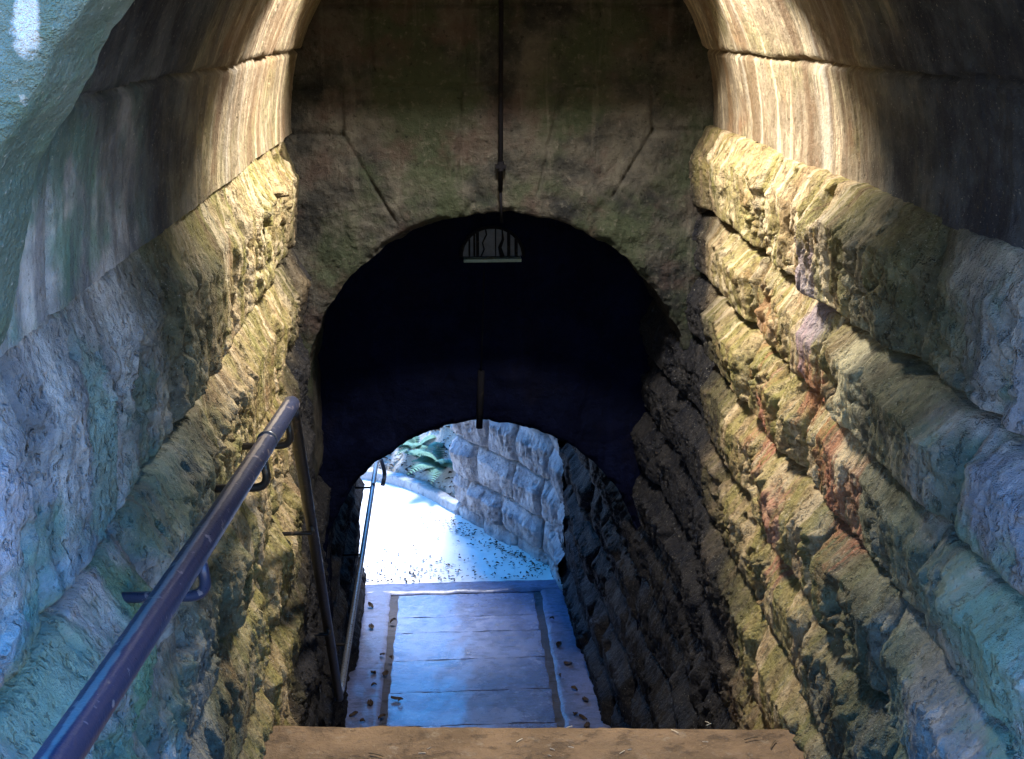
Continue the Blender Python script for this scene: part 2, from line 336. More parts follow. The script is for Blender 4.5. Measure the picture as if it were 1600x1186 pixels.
# ------------------------------------------------------------------ wall relief
def block_relief(s_, z, joints, seed, smin=.5, smax=1.0, A=.075, jw=.017, joint_depth=.062, flute=1., top_slope=True, rugged=1.):
    """rock-faced ashlar: relief towards the viewer for arrays s (along) and z"""
    r = np.random.RandomState(seed)
    zz = z+.016*fbm(s_*1.6, z*.5, seed+1, 3)+.004*fbm(s_*12, z*2, seed+2, 2)
    ss = s_+.020*fbm(s_*1.5, z*4, seed+3, 3)
    J = np.array(sorted(joints)); k = np.clip(np.searchsorted(J, zz)-1, 0, len(J)-2)
    zb = J[k]; zt = J[k+1]; h = zt-zb; v_ = np.clip((zz-zb)/h, 0, 1)
    eu = np.zeros_like(ss); amp = np.zeros_like(ss); u_ = np.zeros_like(ss); tl1 = np.zeros_like(ss); tl2 = np.zeros_like(ss)
    for c in range(len(J)-1):
        ed = [ss.min()-r.rand()*smax]
        while ed[-1] < ss.max()+.1: ed.append(ed[-1]+smin+(smax-smin)*r.rand())
        ed = np.array(ed); am = .6+.8*r.rand(len(ed)); ta = r.randn(len(ed)); tb = r.randn(len(ed))
        m = k == c; q = np.clip(np.searchsorted(ed, ss[m])-1, 0, len(ed)-2)
        eu[m] = np.minimum(ss[m]-ed[q], ed[q+1]-ss[m]); amp[m] = am[q]; u_[m] = (ss[m]-ed[q])/(ed[q+1]-ed[q])-.5; tl1[m] = ta[q]; tl2[m] = tb[q]
    ez = np.minimum(zz-zb, zt-zz)
    # profile: rises from the undercut bottom bed to a nose high up, then a ledge sloping back to the top bed
    if top_slope:
        nose = .64+.10*fbm(ss*2.2, z*.3, seed+31, 3)
        face_ = .62+.38*np.clip(v_/nose, 0, 1); ledge = 1-.85*np.clip((v_-nose)/(1-nose), 0, 1)**.9
        p = np.where(v_ < nose, face_, ledge)*(.45+.55*sstep(0, .07, v_))
    else: p = sstep(0, .12, v_)*sstep(0, .12, 1-v_)
    su = .45+.55*sstep(0, .09, eu)
    d = A*amp*p*su+.012*tl1*u_+.010*tl2*(v_-.5)
    wv = .05*fbm(s_*3, z*3, seed+8, 3)
    n1 = fbm((s_+wv)*3.0, z*1.7, seed+4, 6, .55)
    n2 = ridged((s_+wv)*5, (z+wv)*2.0, seed+5, 5, .5)
    c1, e1 = cells((s_+wv)*4.6, (z+wv)*2.6, seed+6); c2, e2 = cells((s_+wv+.02*n2)*15, (z-wv)*6.5, seed+7); c3, e3 = cells((s_+.3*wv)*38, (z-wv)*17, seed+16)
    fl = ridged(s_*15+wv*20, z*1.7, seed+9, 5, .62); fl2 = fbm(s_*34+wv*20, z*4.5, seed+19, 4, .6)
    face = sstep(0, .05, ez)
    hard = .25+.75*sstep(-.3, .35, fbm(s_*1.1, z*1.4, seed+10, 2))
    low = 1-sstep(.60, .85, v_)                     # the tooled face under the nose is fluted, the ledge above is smoother
    d += rugged*face*(.014*n1+.004*(n2-.5)*hard+.024*c1*(.3+.7*hard)*(.35+.65*low)+.008*c2*hard*(.15+.85*low)+.003*c3*low*hard)
    fm = (.25+.75*low)*(.3+.7*sstep(-.4, .2, fbm(s_*.9+4, z*1.2, seed+11, 2)))
    d += flute*face*fm*(.011*(fl-.6)+.007*fl2)
    rg = ridged(s_*26+wv*30, z*13, seed+41, 3, .6); d += rugged*face*.0022*rg*(.2+.8*low)+.0009*ridged(s_*70, z*45, seed+43, 2, .6)
    chis = np.clip(ridged(s_*11+wv*25+z*2., z*5.+wv*10, seed+45, 3, .6)-.75, 0, 1); d -= rugged*face*.026*chis*low*hard
    pit = np.clip(fbm(s_*5+3, z*4, seed+21, 3)-.50, 0, 1); d -= .14*face*pit*rugged
    d += .004*fbm(s_*40, z*30, seed+12, 3)
    # open bed joints and tighter perpends
    jd = np.exp(-(ez/jw)**4); d -= joint_depth*jd*(.7+.4*np.clip(fbm(s_*2, z, seed+13, 2)+.3, 0, 1))
    d -= .6*joint_depth*np.exp(-(eu/(jw*.55))**2)*(ez > .006)*sstep(-.5, .3, fbm(s_*3, z*3, seed+14, 2))
    return d
def path_fn(pts):
    P = np.array(pts, float); seg = np.linalg.norm(np.diff(P, axis=0), axis=1); cum = np.concatenate([[0], np.cumsum(seg)])
    def f(s): return np.interp(s, cum, P[:, 0]), np.interp(s, cum, P[:, 1])
    return f, cum[-1]
def relief_wall(name, pts, side, z0, z1, joints, seed, mat, ds=.012, dz=.012, s_list=None, batter=0., **kw):
    """side=+1: relief towards the left of the walking direction"""
    f, Ls = path_fn(pts)
    s_ = np.arange(0, Ls+ds*.5, ds) if s_list is None else s_list
    z = np.arange(z0, z1+dz*.5, dz) if z1-z0 < 4.5 else np.concatenate([np.arange(z0, -3.2, .016), np.arange(-3.2, z1, .0072), [z1]])
    x, y = f(s_); e = .08
    x2, y2 = f(np.clip(s_+e, 0, Ls)); x1, y1 = f(np.clip(s_-e, 0, Ls))
    tx = x2-x1; ty = y2-y1; l = np.hypot(tx, ty); nx = -ty/l*side; ny = tx/l*side
    S, Z = np.meshgrid(s_, z, indexing='ij')
    d = block_relief(S, Z, joints, seed, **kw)
    d = d+batter*np.minimum(z1-Z, 2.2)*np.interp(y, [0, 5, 6.2], [1, 1, 0])[:, None]
    P = np.stack([x[:, None]+nx[:, None]*d, y[:, None]+ny[:, None]*d, Z], -1)
    if side > 0: P = P[::-1]; S = S[::-1]; Z = Z[::-1]
    return grid_obj(name, P, np.stack([S, Z], -1), mat)
Y1, Y2, Y3 = 6.1, 7.0, 10.05
FL = -5.2
def ygrid():
    return np.concatenate([np.arange(1.38, 2.0, .012), np.arange(2.0, 4.9, .0072), np.arange(4.9, 7.2, .011), np.arange(7.2, Y3+.001, .018)])
YG = ygrid()
# right wall: faces -x ; left wall: faces +x
JR = [-5.75, -5.3, -4.85, -4.4, -3.98, -3.55, -3.15, -2.78, -2.4, -2.04, -1.66, -1.31, -.975, -.52, .2]
JL = [-5.75, -5.3, -4.85, -4.4, -3.98, -3.55, -3.15, -2.78, -2.38, -1.98, -1.55, -1.12, -.53, .2]
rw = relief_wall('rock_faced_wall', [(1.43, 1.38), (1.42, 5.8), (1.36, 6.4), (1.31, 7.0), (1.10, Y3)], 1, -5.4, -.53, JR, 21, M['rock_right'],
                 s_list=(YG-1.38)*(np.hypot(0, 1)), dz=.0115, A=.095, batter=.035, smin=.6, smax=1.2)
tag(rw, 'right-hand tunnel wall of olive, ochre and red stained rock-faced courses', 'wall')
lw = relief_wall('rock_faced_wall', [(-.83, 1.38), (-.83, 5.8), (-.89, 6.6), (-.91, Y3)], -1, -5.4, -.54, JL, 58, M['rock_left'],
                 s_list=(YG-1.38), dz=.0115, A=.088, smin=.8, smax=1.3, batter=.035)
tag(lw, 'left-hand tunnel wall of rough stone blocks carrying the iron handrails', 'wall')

# upper vault
def vault(name, cx, cz, a, b, y0, y1, dy, mat, seed, smooth_j, amp=1., ext=0):
    n = 260 if amp > .5 else 120
    th = np.linspace(math.pi, 0, n); ys = np.arange(y0, y1+dy*.5, dy)
    px = cx+a*np.cos(th); pz = cz+b*np.sin(th)
    arc = np.concatenate([[0], np.cumsum(np.hypot(np.diff(px), np.diff(pz)))])
    nx = -np.cos(th)/a; nz = -np.sin(th)/b; l = np.hypot(nx, nz); nx /= l; nz /= l
    T, Yg = np.meshgrid(np.arange(n), ys, indexing='ij'); Aa = arc[T]; Zz = pz[T]
    # beds at heights, mirrored
    d = amp*(.014*fbm(Yg*1.3, Aa*1.3, seed, 4)+.005*fbm(Yg*14, Aa*1.2, seed+3, 4)+.002*fbm(Yg*50, Aa*30, seed+5, 2))
    sgn = np.sign(px[T]-cx)
    zb = Zz+.010*fbm(Yg*1.5, Aa*.4, seed+6, 3)
    for i, zj in enumerate(smooth_j):
        e = np.abs(zb-zj)
        slope = np.maximum(np.sin(th)[T]*0+np.abs(np.cos(th))[T], .15)
        d -= .030*np.exp(-(e/(.0085*slope))**2)
        # course above stands slightly proud of the one below
        d += .012*(zb > zj)*(1 if i % 2 == 0 else -1)
        chip = np.clip(fbm(Yg*6, Aa*6, seed+20+i, 3)-.25, 0, 1)
        d -= .05*chip*np.exp(-(e/.03)**2)
    r = np.random.RandomState(seed+9)
    edges = [-9]+list(smooth_j)+[9]
    for i in range(len(edges)-1):
        for sg in (-1, 1):
            yy = y0+r.rand()*.9
            while yy < y1:
                m = (zb > edges[i]) & (zb < edges[i+1]) & (sgn == sg)
                d -= .018*np.exp(-((Yg+.006*fbm(Aa*5, Yg*0, seed+2, 2)-yy)/.006)**2)*m; yy += .9+.7*r.rand()
    P = np.stack([px[T]+nx[T]*d, Yg, pz[T]+nz[T]*d], -1)
    return grid_obj(name, P, np.stack([Yg, Aa], -1), mat)
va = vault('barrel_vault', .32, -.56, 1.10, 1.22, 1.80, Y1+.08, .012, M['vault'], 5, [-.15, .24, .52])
tag(va, 'smooth dressed barrel vault with lime streaks over the upper passage', 'vault')

# ------------------------------------------------------------------ arched head walls
def head_wall(name, cx, cz, Rr, jamb_z, x0, x1, ztop, y, mat, seed, joints=(), soffit=0., soffit_mat=None, nr=170, na=300, rough=1., facing=-1, b=None, parent=None, flare=0):
    b = b or Rr
    nj = max(4, int((cz-jamb_z)/.03))
    inn = [(cx-Rr, z) for z in np.linspace(jamb_z, cz, nj, endpoint=False)]
    out = [(x0, z) for z in np.linspace(jamb_z, cz, nj, endpoint=False)]
    for th in np.linspace(math.pi, 0, na):
        c, s_ = math.cos(th), math.sin(th); inn.append((cx+Rr*c, cz+b*s_))
        t = 1e9
        if c < -1e-6: t = min(t, (x0-cx)/(Rr*c))
        if c > 1e-6: t = min(t, (x1-cx)/(Rr*c))
        if s_ > 1e-6: t = min(t, (ztop-cz)/(b*s_))
        out.append((cx+Rr*c*t, cz+b*s_*t))
    if flare:
        inn = [(x-flare*min(1, max(0, (cz+.15-z)/.35))**2, z) if x < cx-Rr*.9 else (x, z) for x, z in inn]
    inn += [(cx+Rr, z) for z in np.linspace(cz, jamb_z, nj+1)[1:]]; out += [(x1, z) for z in np.linspace(cz, jamb_z, nj+1)[1:]]
    inn = np.array(inn); out = np.array(out); t = np.linspace(0, 1, nr)[None, :, None]
    Q = inn[:, None]*(1-t)+out[:, None]*t; X = Q[..., 0]; Z = Q[..., 1]
    d = rough*(.018*fbm(X*2, Z*2, seed, 5)+.010*fbm(X*9, Z*7, seed+2, 4)+.004*fbm(X*35, Z*30, seed+3, 3))
    for (ax, az, bx, bz) in joints:
        ux, uz = bx-ax, bz-az; L2 = ux*ux+uz*uz
        q = np.clip(((X-ax)*ux+(Z-az)*uz)/L2, 0, 1); e = np.hypot(X-ax-q*ux, Z-az-q*uz)+.004*fbm(X*9, Z*9, seed+4, 2)
        d -= .019*np.exp(-(e/.010)**2)
    # worn arris round the opening, chipped
    t2 = np.linspace(0, 1, nr)[None, :]*np.linalg.norm(out-inn, axis=1)[:, None]
    chip = .02+.05*np.clip(fbm(X*5, Z*5, seed+7, 3), 0, 1)
    d -= chip*np.exp(-(t2/.022)**2)
    Yy = y+facing*d
    # ragged edge: move the inner rim a little
    rag = .012*min(1, rough)*fbm(X*7, Z*7, seed+8, 4)*np.exp(-(t2/.05)**2)
    dirx = (out-inn)[:, 0]/np.linalg.norm(out-inn, axis=1); dirz = (out-inn)[:, 1]/np.linalg.norm(out-inn, axis=1)
    X = X+dirx[:, None]*rag; Z = Z+dirz[:, None]*rag
    P = np.stack([X, Yy, Z], -1); UV = np.stack([X, Z], -1)
    if soffit:
        k = max(6, int(abs(soffit)/.03)); sy = np.linspace(1, 0, k, endpoint=False)[None, :]
        ang = np.arange(len(inn))*.02
        rr = .012*min(1, rough)*fbm(np.repeat(ang[:, None], k, 1)*3, sy*soffit*5+0*ang[:, None], seed+30, 4)
        SX = X[:, :1]+0*sy+dirx[:, None]*rr; SZ = Z[:, :1]+0*sy+dirz[:, None]*rr
        SY = Yy[:, :1]+soffit*sy
        P = np.concatenate([np.stack([SX, SY, SZ], -1), P], 1)
        UV = np.concatenate([np.stack([SX+SY, SZ], -1), UV], 1)
    if facing < 0: P = P[::-1]; UV = UV[::-1]
    return grid_obj(name, P, UV, mat, parent)
J1 = [(-1.0, -.335, 1.6, -.325), (-.52, -.335, -.52, -.57), (-.52, -.57, -.27, -1.02), (-.9, -.56, -.52, -.57), (.62, -.33, .50, -.87),
      (1.08, -.33, 1.10, -.56), (1.10, -.56, .90, -.90), (1.10, -.56, 1.6, -.55), (.12, .10, .12, -.33), (-.36, .10, -.36, -.33),
      (-.9, .07, 1.6, .075), (.15, -.93, .05, -1.05), (.80, .07, .80, -.33), (.1, -.33, .06, -.8)]
hw = head_wall('head_wall', .28, -2.07, 1.085, -2.65, -1.06, 1.62, .95, Y1, M['head'], 11, J1, soffit=Y2-Y1+.05, na=560)
tag(hw, 'dark mossy stone wall above the upper arch, with wedge-shaped joints', 'wall')
J2 = [(-1, -1.75, 1.6, -1.75), (.0, -1.75, .02, -2.5), (.6, -1.75, .5, -2.55), (-.6, -1.75, -.3, -2.7), (1.05, -1.75, .8, -2.7)]
h2 = head_wall('head_wall', .22, -3.55, 1.06, -5.3, -1.1, 1.6, -.85, Y2, M['head_shaded'], 31, J2, soffit=.4, nr=90, na=200)
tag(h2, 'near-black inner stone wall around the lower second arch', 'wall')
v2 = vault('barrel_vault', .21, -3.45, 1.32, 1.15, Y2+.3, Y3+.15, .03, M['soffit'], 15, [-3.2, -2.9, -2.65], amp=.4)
tag(v2, 'low dark vault over the flagged passage', 'vault')
ex = head_wall('portal_wall', .13, -3.30, 1.25, -5.35, -6, 7, 1.6, Y3+.3, M['rock_out'], 41, (), soffit=-.28, nr=150, na=160, facing=1)
tag(ex, 'outer stone face of the lower portal beyond the passage', 'wall')
en = head_wall('portal_wall', .33, -.56, 1.04, -3.2, -3.5, 4.2, 1.7, 1.62, M['mouth'], 51,
               [(-3, -.1, -.75, -.12), (-.72, .55, -1.5, 1.2), (-.73, -.56, -3, -.56), (-.9, -.1, -.9, -.56)], soffit=.24, nr=260, na=420, rough=.55, b=.90, flare=.32)
tag(en, 'pale green lichened stone edge of the near arch, at the top left corner', 'wall')

# ------------------------------------------------------------------ floors
def slab(name, x0, x1, y0, y1, ztop, th, mat, seed, edge=.006, step=.02, parent=None, bump_=.004, round_=.02, skew=0):
    nx_ = max(3, int((x1-x0)/step)); ny_ = max(3, int((y1-y0)/step))
    X = np.linspace(x0, x1, nx_); Yv = np.linspace(y0, y1, ny_); XX, YY = np.meshgrid(X, Yv, indexing='ij')
    e = np.minimum(np.minimum(XX-x0, x1-XX), np.minimum(YY-y0, y1-YY))
    ZZ = ztop+bump_*fbm(XX*4, YY*4, seed, 4)-round_*np.exp(-(e/(.6*round_+.004))**2)
    XX = XX+edge*fbm(YY*5, XX*.1, seed+1, 3)*(np.abs(XX-x0) < 1e-6)+edge*fbm(YY*5, XX*.1+9, seed+2, 3)*(np.abs(XX-x1) < 1e-6)
    YY = YY+edge*(fbm(XX*5, YY*.1, seed+3, 3)*.7+.35*fbm(XX*22, YY*.1, seed+33, 3))*((np.abs(YY-y0) < 1e-6) | (np.abs(YY-y1) < 1e-6))
    YY = YY+skew*(XX-.3)*(YY-y0)/(y1-y0)
    # skirt
    P = np.stack([XX, YY, ZZ], -1); P = np.pad(P, ((1, 1), (1, 1), (0, 0)), mode='edge'); P[0, :, 2] = P[-1, :, 2] = ztop-th; P[:, 0, 2] = P[:, -1, 2] = ztop-th
    o = grid_obj(name, P, P[..., :2].copy(), mat, parent); o.data.set_sharp_from_angle(angle=R(42)); return o
# upper flight and landing
up = empty('landing_stair', (.3, 3.2, -2.55)); tag(up, 'ochre sandstone landing edge in the bottom foreground', 'landing')
o = slab('landing_slab', -.86, 1.46, 2.86, 3.76, -2.55, .3, M['sand'], 3, edge=.012, step=.012, bump_=.006, round_=.014, skew=-.07); rel(o, up)
for i in range(4):
    o = slab('stair_tread', -.95, 1.55, 2.86-.62*(i+1), 2.90-.62*i, -2.55+.19*(i+1), .25, M['sand'], 60+i, step=.04); rel(o, up)
gr = slab('entrance_ground', -4.5, 5, -6, .42, -1.62, .3, M['sand'], 77, step=.15); gr['kind'] = 'structure'
# steep flight
st = empty('stone_stair', (.3, 4.8, FL)); tag(st, 'steep stone flight hidden below the landing edge', 'stair')
nst = 12
for i in range(nst-1):
    y0 = 3.74+i*.178
    o = slab('stair_tread', -.95, 1.5, y0, y0+.20, -2.55-(i+1)*.2208, .26, M['step'], 80+i, step=.05); rel(o, st)
# flagged floor
fb = slab('passage_floor', -1.0, 1.45, 5.7, Y3-.01, FL-.010, .25, M['gutter'], 5, step=.06); fb['kind'] = 'structure'
ys = [5.72, 6.25, 6.8, 7.24, 7.7, 8.17, 8.66, 9.12, 9.40, 9.83]
for i in range(len(ys)-1):
    y0, y1 = ys[i], ys[i+1]
    xl = -.49+(9.9-y0)*-.012; xr = .775+(9.9-y0)*.006
    o = slab('flagstone', xl, xr, y0+.005, y1-.005, FL+rnd.uniform(0, .002), .05, M['flag'], 100+i, edge=.012, step=.02, bump_=.004, round_=.0015)
    nth = ['nearest', 'second', 'third', 'fourth', 'fifth', 'sixth', 'seventh', 'eighth', 'ninth'][i]
    lab = ['wide worn flagstone hidden lowest under the landing edge', 'worn flagstone just under the landing edge, out of sight', 'blue worn flagstone whose edge touches the landing edge',
           'worn flagstone second up from the landing edge', 'dull blue flagstone third up from the landing edge', 'rough pitted flagstone in the middle of the passage floor',
           'glossy flagstone third down from the bright exit', 'short flagstone second down from the exit threshold', 'brightest flagstone nearest the sunlit exit'][i]
    tag(o, lab, 'flagstone', 'flagstones down the middle of the passage floor')
for nm, xa, xb, lab in (('l', -1.0, -.575, 'plain side slab strip along the left wall under the far handrail'), ('r', .85, 1.4, 'plain side slab strip along the right wall of the passage')):
    o = slab('side_slab', xa, xb, 5.72, Y3-.02, FL+.012, .06, M['kerbstone'], 130, edge=.01, step=.025, bump_=.008, round_=.012); tag(o, lab, 'paving slab')
o = slab('threshold_slab', -1.0, 1.35, 9.845, Y3+.02, FL+.016, .08, M['kerbstone'], 140, edge=.01, step=.025, bump_=.006); tag(o, 'pale threshold slab across the exit of the passage', 'paving slab')

# ------------------------------------------------------------------ outdoors beyond
def terrain(name, x0, x1, y0, y1, step, zf, mat, kind='structure'):
    X = np.arange(x0, x1+step*.5, step); Yv = np.arange(y0, y1+step*.5, step); XX, YY = np.meshgrid(X, Yv, indexing='ij')
    P = np.stack([XX, YY, zf(XX, YY)], -1); o = grid_obj(name, P, P[..., :2].copy(), mat)
    if kind: o['kind'] = kind
    return o
KP = [(-9, 11.3), (-4.2, 12.35), (-2.4, 12.95), (-1.3, 12.95), (-.7, 12.75), (-.25, 12.3), (.1, 11.75), (.5, 11.4)]
def bank_edge(x): 
    a = np.array(KP); return np.interp(x, a[:, 0], a[:, 1])
gp = terrain('path', -14, 10, Y3+.005, 16, .1, lambda x, y: FL-.012+.012*fbm(x, y, 3, 3), M['path'])
def bank_z(x, y):
    e = y-bank_edge(x)-.1
    return np.where(e > 0, FL+.06+.62*e+.05*fbm(x*1.5, y*1.5, 9, 4)*np.clip(e*3, 0, 1), FL-.3)
bk = terrain('leafy_bank', -10, 10, 11.0, 19, .06, bank_z, M['soil'])
# kerb of the path
def kerb():
    f, Ls = path_fn(KP); s_ = np.arange(0, Ls, .04); x, y = f(s_)
    k = np.ones(15)/15; xs = np.convolve(np.pad(x, 7, 'edge'), k, 'valid'); ys_ = np.convolve(np.pad(y, 7, 'edge'), k, 'valid')
    prof = [(-.07, -.1), (-.065, .075), (-.05, .09), (.05, .09), (.065, .075), (.07, -.1)]
    tx = np.gradient(xs); ty = np.gradient(ys_); l = np.hypot(tx, ty); nx_, ny_ = -ty/l, tx/l
    P = np.array([[(xs[i]+nx_[i]*a, ys_[i]+ny_[i]*a, FL+b+.006*math.sin(i*.7)) for a, b in prof] for i in range(len(xs))])
    P[..., 2] += .008*fbm(P[..., 0]*8, P[..., 1]*8, 3, 3)
    o = grid_obj('path_kerb', P, P[..., :2].copy(), M['kerb_pale']); tag(o, 'low pale stone kerb curving along the far side of the sunlit path', 'kerb')
kerb()
# outer retaining wall turning left away from the exit
def outer_wall():
    pts = [(1.10, Y3-.3), (1.03, 10.30), (.72, 10.85), (.16, 11.62), (.10, 11.75), (.16, 11.86), (1.2, 12.8)]
    f, Ls = path_fn(pts)
    o = relief_wall('retaining_wall', pts, 1, -5.35, -1.6, [-5.8, -5.08, -4.72, -4.28, -3.82, -3.38, -2.95, -2.5, -2.05, -1.6], 73, M['rock_out'], ds=.012, dz=.012, A=.095, smin=.35, smax=.75, joint_depth=.07, flute=1.3, rugged=.6)
    tag(o, 'daylit grey rock-faced wall outside the exit, right of the path', 'wall')
outer_wall()
# hill over the tunnel
hill = terrain('hill', -26, 26, 1.7, Y3+.22, .4, lambda x, y: 1.62+.05*np.abs(x)*.3+.12*fbm(x*.5, y*.5, 4, 3), M['grass'])
m = MB()
m.box(-26, -3.3, 1.75, 1.95, -6, 1.8); m.box(4.0, 26, 1.75, 1.95, -6, 1.8)
m.box(-26, -5.8, Y3+.05, Y3+.22, -6, 1.8); m.box(6.8, 26, Y3+.05, Y3+.22, -6, 1.8)
m.box(-26, -25.8, 1.95, Y3+.05, -6, 2); m.box(25.8, 26, 1.95, Y3+.05, -6, 2)
o = m.build('hill_flank', M['grass']); o['kind'] = 'structure'
far = terrain('ground', -120, 120, -40, 150, 5, lambda x, y: np.where(y < 15.5, -6.0, np.where(y < 21, -5.0+(y-15.5)*.4, -3.2))+0*x, M['grass'])

# ------------------------------------------------------------------ handrails
def smooth_path(pts, n=10, rad=.08):
    P = [Vector(p) for p in pts]; out = [P[0]]
    for i in range(1, len(P)-1):
        a = (P[i-1]-P[i]); b = (P[i+1]-P[i]); r = min(rad, a.length*.45, b.length*.45)
        p0 = P[i]+a.normalized()*r; p2 = P[i]+b.normalized()*r
        for k in range(n+1):
            t = k/n; out.append(p0*(1-t)**2+P[i]*2*t*(1-t)+p2*t*t)
    out.append(P[-1]); return out
def bracket(p, wallx, mat, root, r=.011, drop=.10):
    q = smooth_path([(p[0], p[1], p[2]-.02), (p[0]+.01, p[1], p[2]-drop), (wallx, p[1]+.02, p[2]-drop-.01)], 8, .07)
    MBt = MB().tube(q, r, 10); o = MBt.build('bracket', mat, None, True); rel(o, root); return o
r1 = empty('handrail', (-.55, 2.7, -1.15)); tag(r1, 'thick chipped blue-black handrail rising along the left wall of the upper passage', 'handrail')
A_, B_ = Vector((-.545, .55, -.86)), Vector((-.565, 3.98, -1.325))
seg = [A_.lerp(B_, t) for t in np.linspace(0, 1, 40)]
seg = [p+Vector((0, 0, -.010*math.sin(math.pi*i/39))) for i, p in enumerate(seg)]
rel(MB().tube(seg, .0300, 28).build('tube_rail', M['rail'], None, True), r1)
c = A_.lerp(B_, .825); d_ = (B_-A_).normalized()
rel(MB().tube([c-d_*.006, c+d_*.006], .0318, 28).build('joint_ring', M['rail_far'], None, True), r1)
for y_ in (1.2, 2.36, 3.29, 3.86):
    t = (y_-A_.y)/(B_.y-A_.y); p = A_.lerp(B_, t); bracket((p.x, p.y, p.z-.01), -.93, M['rail'] if y_ < 3 else M['rail_dark'], r1, .013, .12)
r2 = empty('handrail', (-.6, 4.8, -2.5)); tag(r2, 'dark handrail dropping steeply down the stair on the left wall', 'handrail')
rel(MB().tube(smooth_path([(-.565, 3.93, -1.335), (-.568, 4.03, -1.36), (-.64, 5.69, -3.64)], 8, .05), .0235, 20).build('tube_rail', M['rail_dark'], None, True), r2)
for y_ in (4.5, 5.1):
    t = (y_-4.03)/(5.69-4.03); bracket((-.568-.07*t, y_, -1.36-2.28*t-.02), -.95, M['rail_dark'], r2, .009, .05)
r3 = empty('handrail', (-.66, 7.7, -3.8)); tag(r3, 'thin shining handrail running level to the exit along the left wall', 'handrail')
rel(MB().tube(smooth_path([(-.645, 5.66, -3.62), (-.65, 5.9, -3.72), (-.66, 9.75, -3.84), (-.64, 10.02, -3.86), (-.60, 10.06, -4.05), (-.62, 9.95, -4.12)], 8, .06), .020, 18).build('tube_rail', M['rail_far'], None, True), r3)
for y_ in (6.6, 7.9, 9.2): bracket((-.655, y_, -3.77), -.93, M['rail_dark'], r3, .009, .06)

# ------------------------------------------------------------------ conduits
c1 = empty('conduit', (.3, Y1-.04, -.4)); tag(c1, 'black conduit running down the middle of the wall over the upper arch', 'conduit')
yy = Y1-.045
rel(MB().tube(smooth_path([(.31, 5.3, .60), (.305, yy, .62), (.30, yy, .3), (.297, yy, -.2), (.293, yy, -.86)], 8, .08), .0125, 14).build('pipe', M['iron'], None, True), c1)
rel(MB().tube([(.293, yy, -.84), (.295, yy+.01, -.92), (.30, yy+.02, -1.03)], .008, 10).build('thin_rod', M['iron'], None, True), c1)
m = MB(); m.box(.268, .322, yy-.016, yy+.05, -.742, -.724); m.tube([(.295, yy, -.755), (.295, yy, -.708)], .017, 14); rel(m.build('clamp', M['iron']), c1)
c2 = empty('conduit', (.2, Y2-.04, -2)); tag(c2, 'black pipe hanging down the inner wall to the crown of the lower arch', 'conduit')
rel(MB().tube([(.235, Y2-.03, -1.45), (.225, Y2-.03, -1.8), (.21, Y2-.035, -2.14)], .0045, 10).build('thin_rod', M['iron'], None, True), c2)
rel(MB().tube([(.212, Y2-.04, -2.12), (.205, Y2-.045, -2.3), (.195, Y2-.05, -2.50)], .021, 14).build('pipe', M['iron'], None, True), c2)

# ------------------------------------------------------------------ half-round barred opening on the inner wall
lu = empty('barred_window', (.29, Y2-.05, -1.4)); tag(lu, 'small half-round barred window high on the dark inner wall', 'window')
def half_disc(cx, z, a, b, y0, y1, n=24):
    pts = [(cx+a*math.cos(t), z+b*math.sin(t)) for t in np.linspace(0, math.pi, n)]
    v = [(x, y0, zz) for x, zz in pts]+[(x, y1, zz) for x, zz in pts]
    f = [tuple(range(n)), tuple(reversed(range(n, 2*n)))]+[(i, i+n, (i+1) % n+n, (i+1) % n) for i in range(n)]
    return v, f
yf = Y2-.05
v_, f_ = half_disc(.285, -1.385, .185, .175, yf, yf+.03); rel(py_obj('pane', v_, f_, M['pane']), lu)
m = MB().tube([(.285+.19*math.cos(t), yf-.006, -1.385+.18*math.sin(t)) for t in np.linspace(0, math.pi, 24)], .010, 8); rel(m.build('frame', M['iron'], None, True), lu)
for bx, bw in ((.145, .012), (.175, .012), (.195, .018), (.305, .007), (.385, .02), (.43, .02)):
    zt = -1.385+.175*math.sqrt(max(0, 1-((bx-.285)/.185)**2))
    rel(MB().box(bx-bw/2, bx+bw/2, yf-.014, yf-.004, -1.385, zt).build('bar', M['iron']), lu)
rel(MB().tube([(.215, yf-.008, -1.385), (.235, yf-.008, -1.34), (.225, yf-.008, -1.30), (.25, yf-.008, -1.25), (.24, yf-.008, -1.2)], .005, 6).build('twig', M['iron']), lu)
rel(MB().tube([(.345, yf-.008, -1.385), (.33, yf-.008, -1.33), (.35, yf-.008, -1.28), (.345, yf-.008, -1.22)], [.016, .012, .008, .004], 6).build('twig', M['iron']), lu)
rel(MB().box(.11, .46, yf-.05, yf+.02, -1.412, -1.394).build('sill', M['mouth']), lu)

# ------------------------------------------------------------------ lamp added out of view to cast the warm band on the walls
lp = empty('added_ceiling_lamp', (.32, 4.95, .62)); tag(lp, 'added, unseen steel trough lamp on the crown of the vault above the landing', 'lamp')
m = MB(); m.box(-.1, .74, 4.6, 5.22, .60, .62); m.box(-.4, 1.04, 4.58, 4.60, .28, .62); m.box(-.4, 1.04, 5.22, 5.24, .26, .62)  # wide end plates shaped to cut the lamp's spread along the passage
rel(m.build('housing', M['steel']), lp)
s = NT('lamp_glass'); s.b.inputs['Emission Color'].default_value = (1, .8, .5, 1); s.b.inputs['Emission Strength'].default_value = 2
M['glass'] = s.fin((.8, .8, .8), .4)
rel(MB().box(-.05, .69, 4.66, 5.16, .588, .597).build('diffuser', M['glass']), lp)
ld = bpy.data.lights.new('lamp_light', 'AREA'); ld.shape = 'RECTANGLE'; ld.size = .34; ld.size_y = .24; ld.energy = LAMP_W; ld.color = (1, .92, .80)
lo = bpy.data.objects.new('lamp_light', ld); C.objects.link(lo); lo.location = (.32, 4.92, .58); rel(lo, lp)

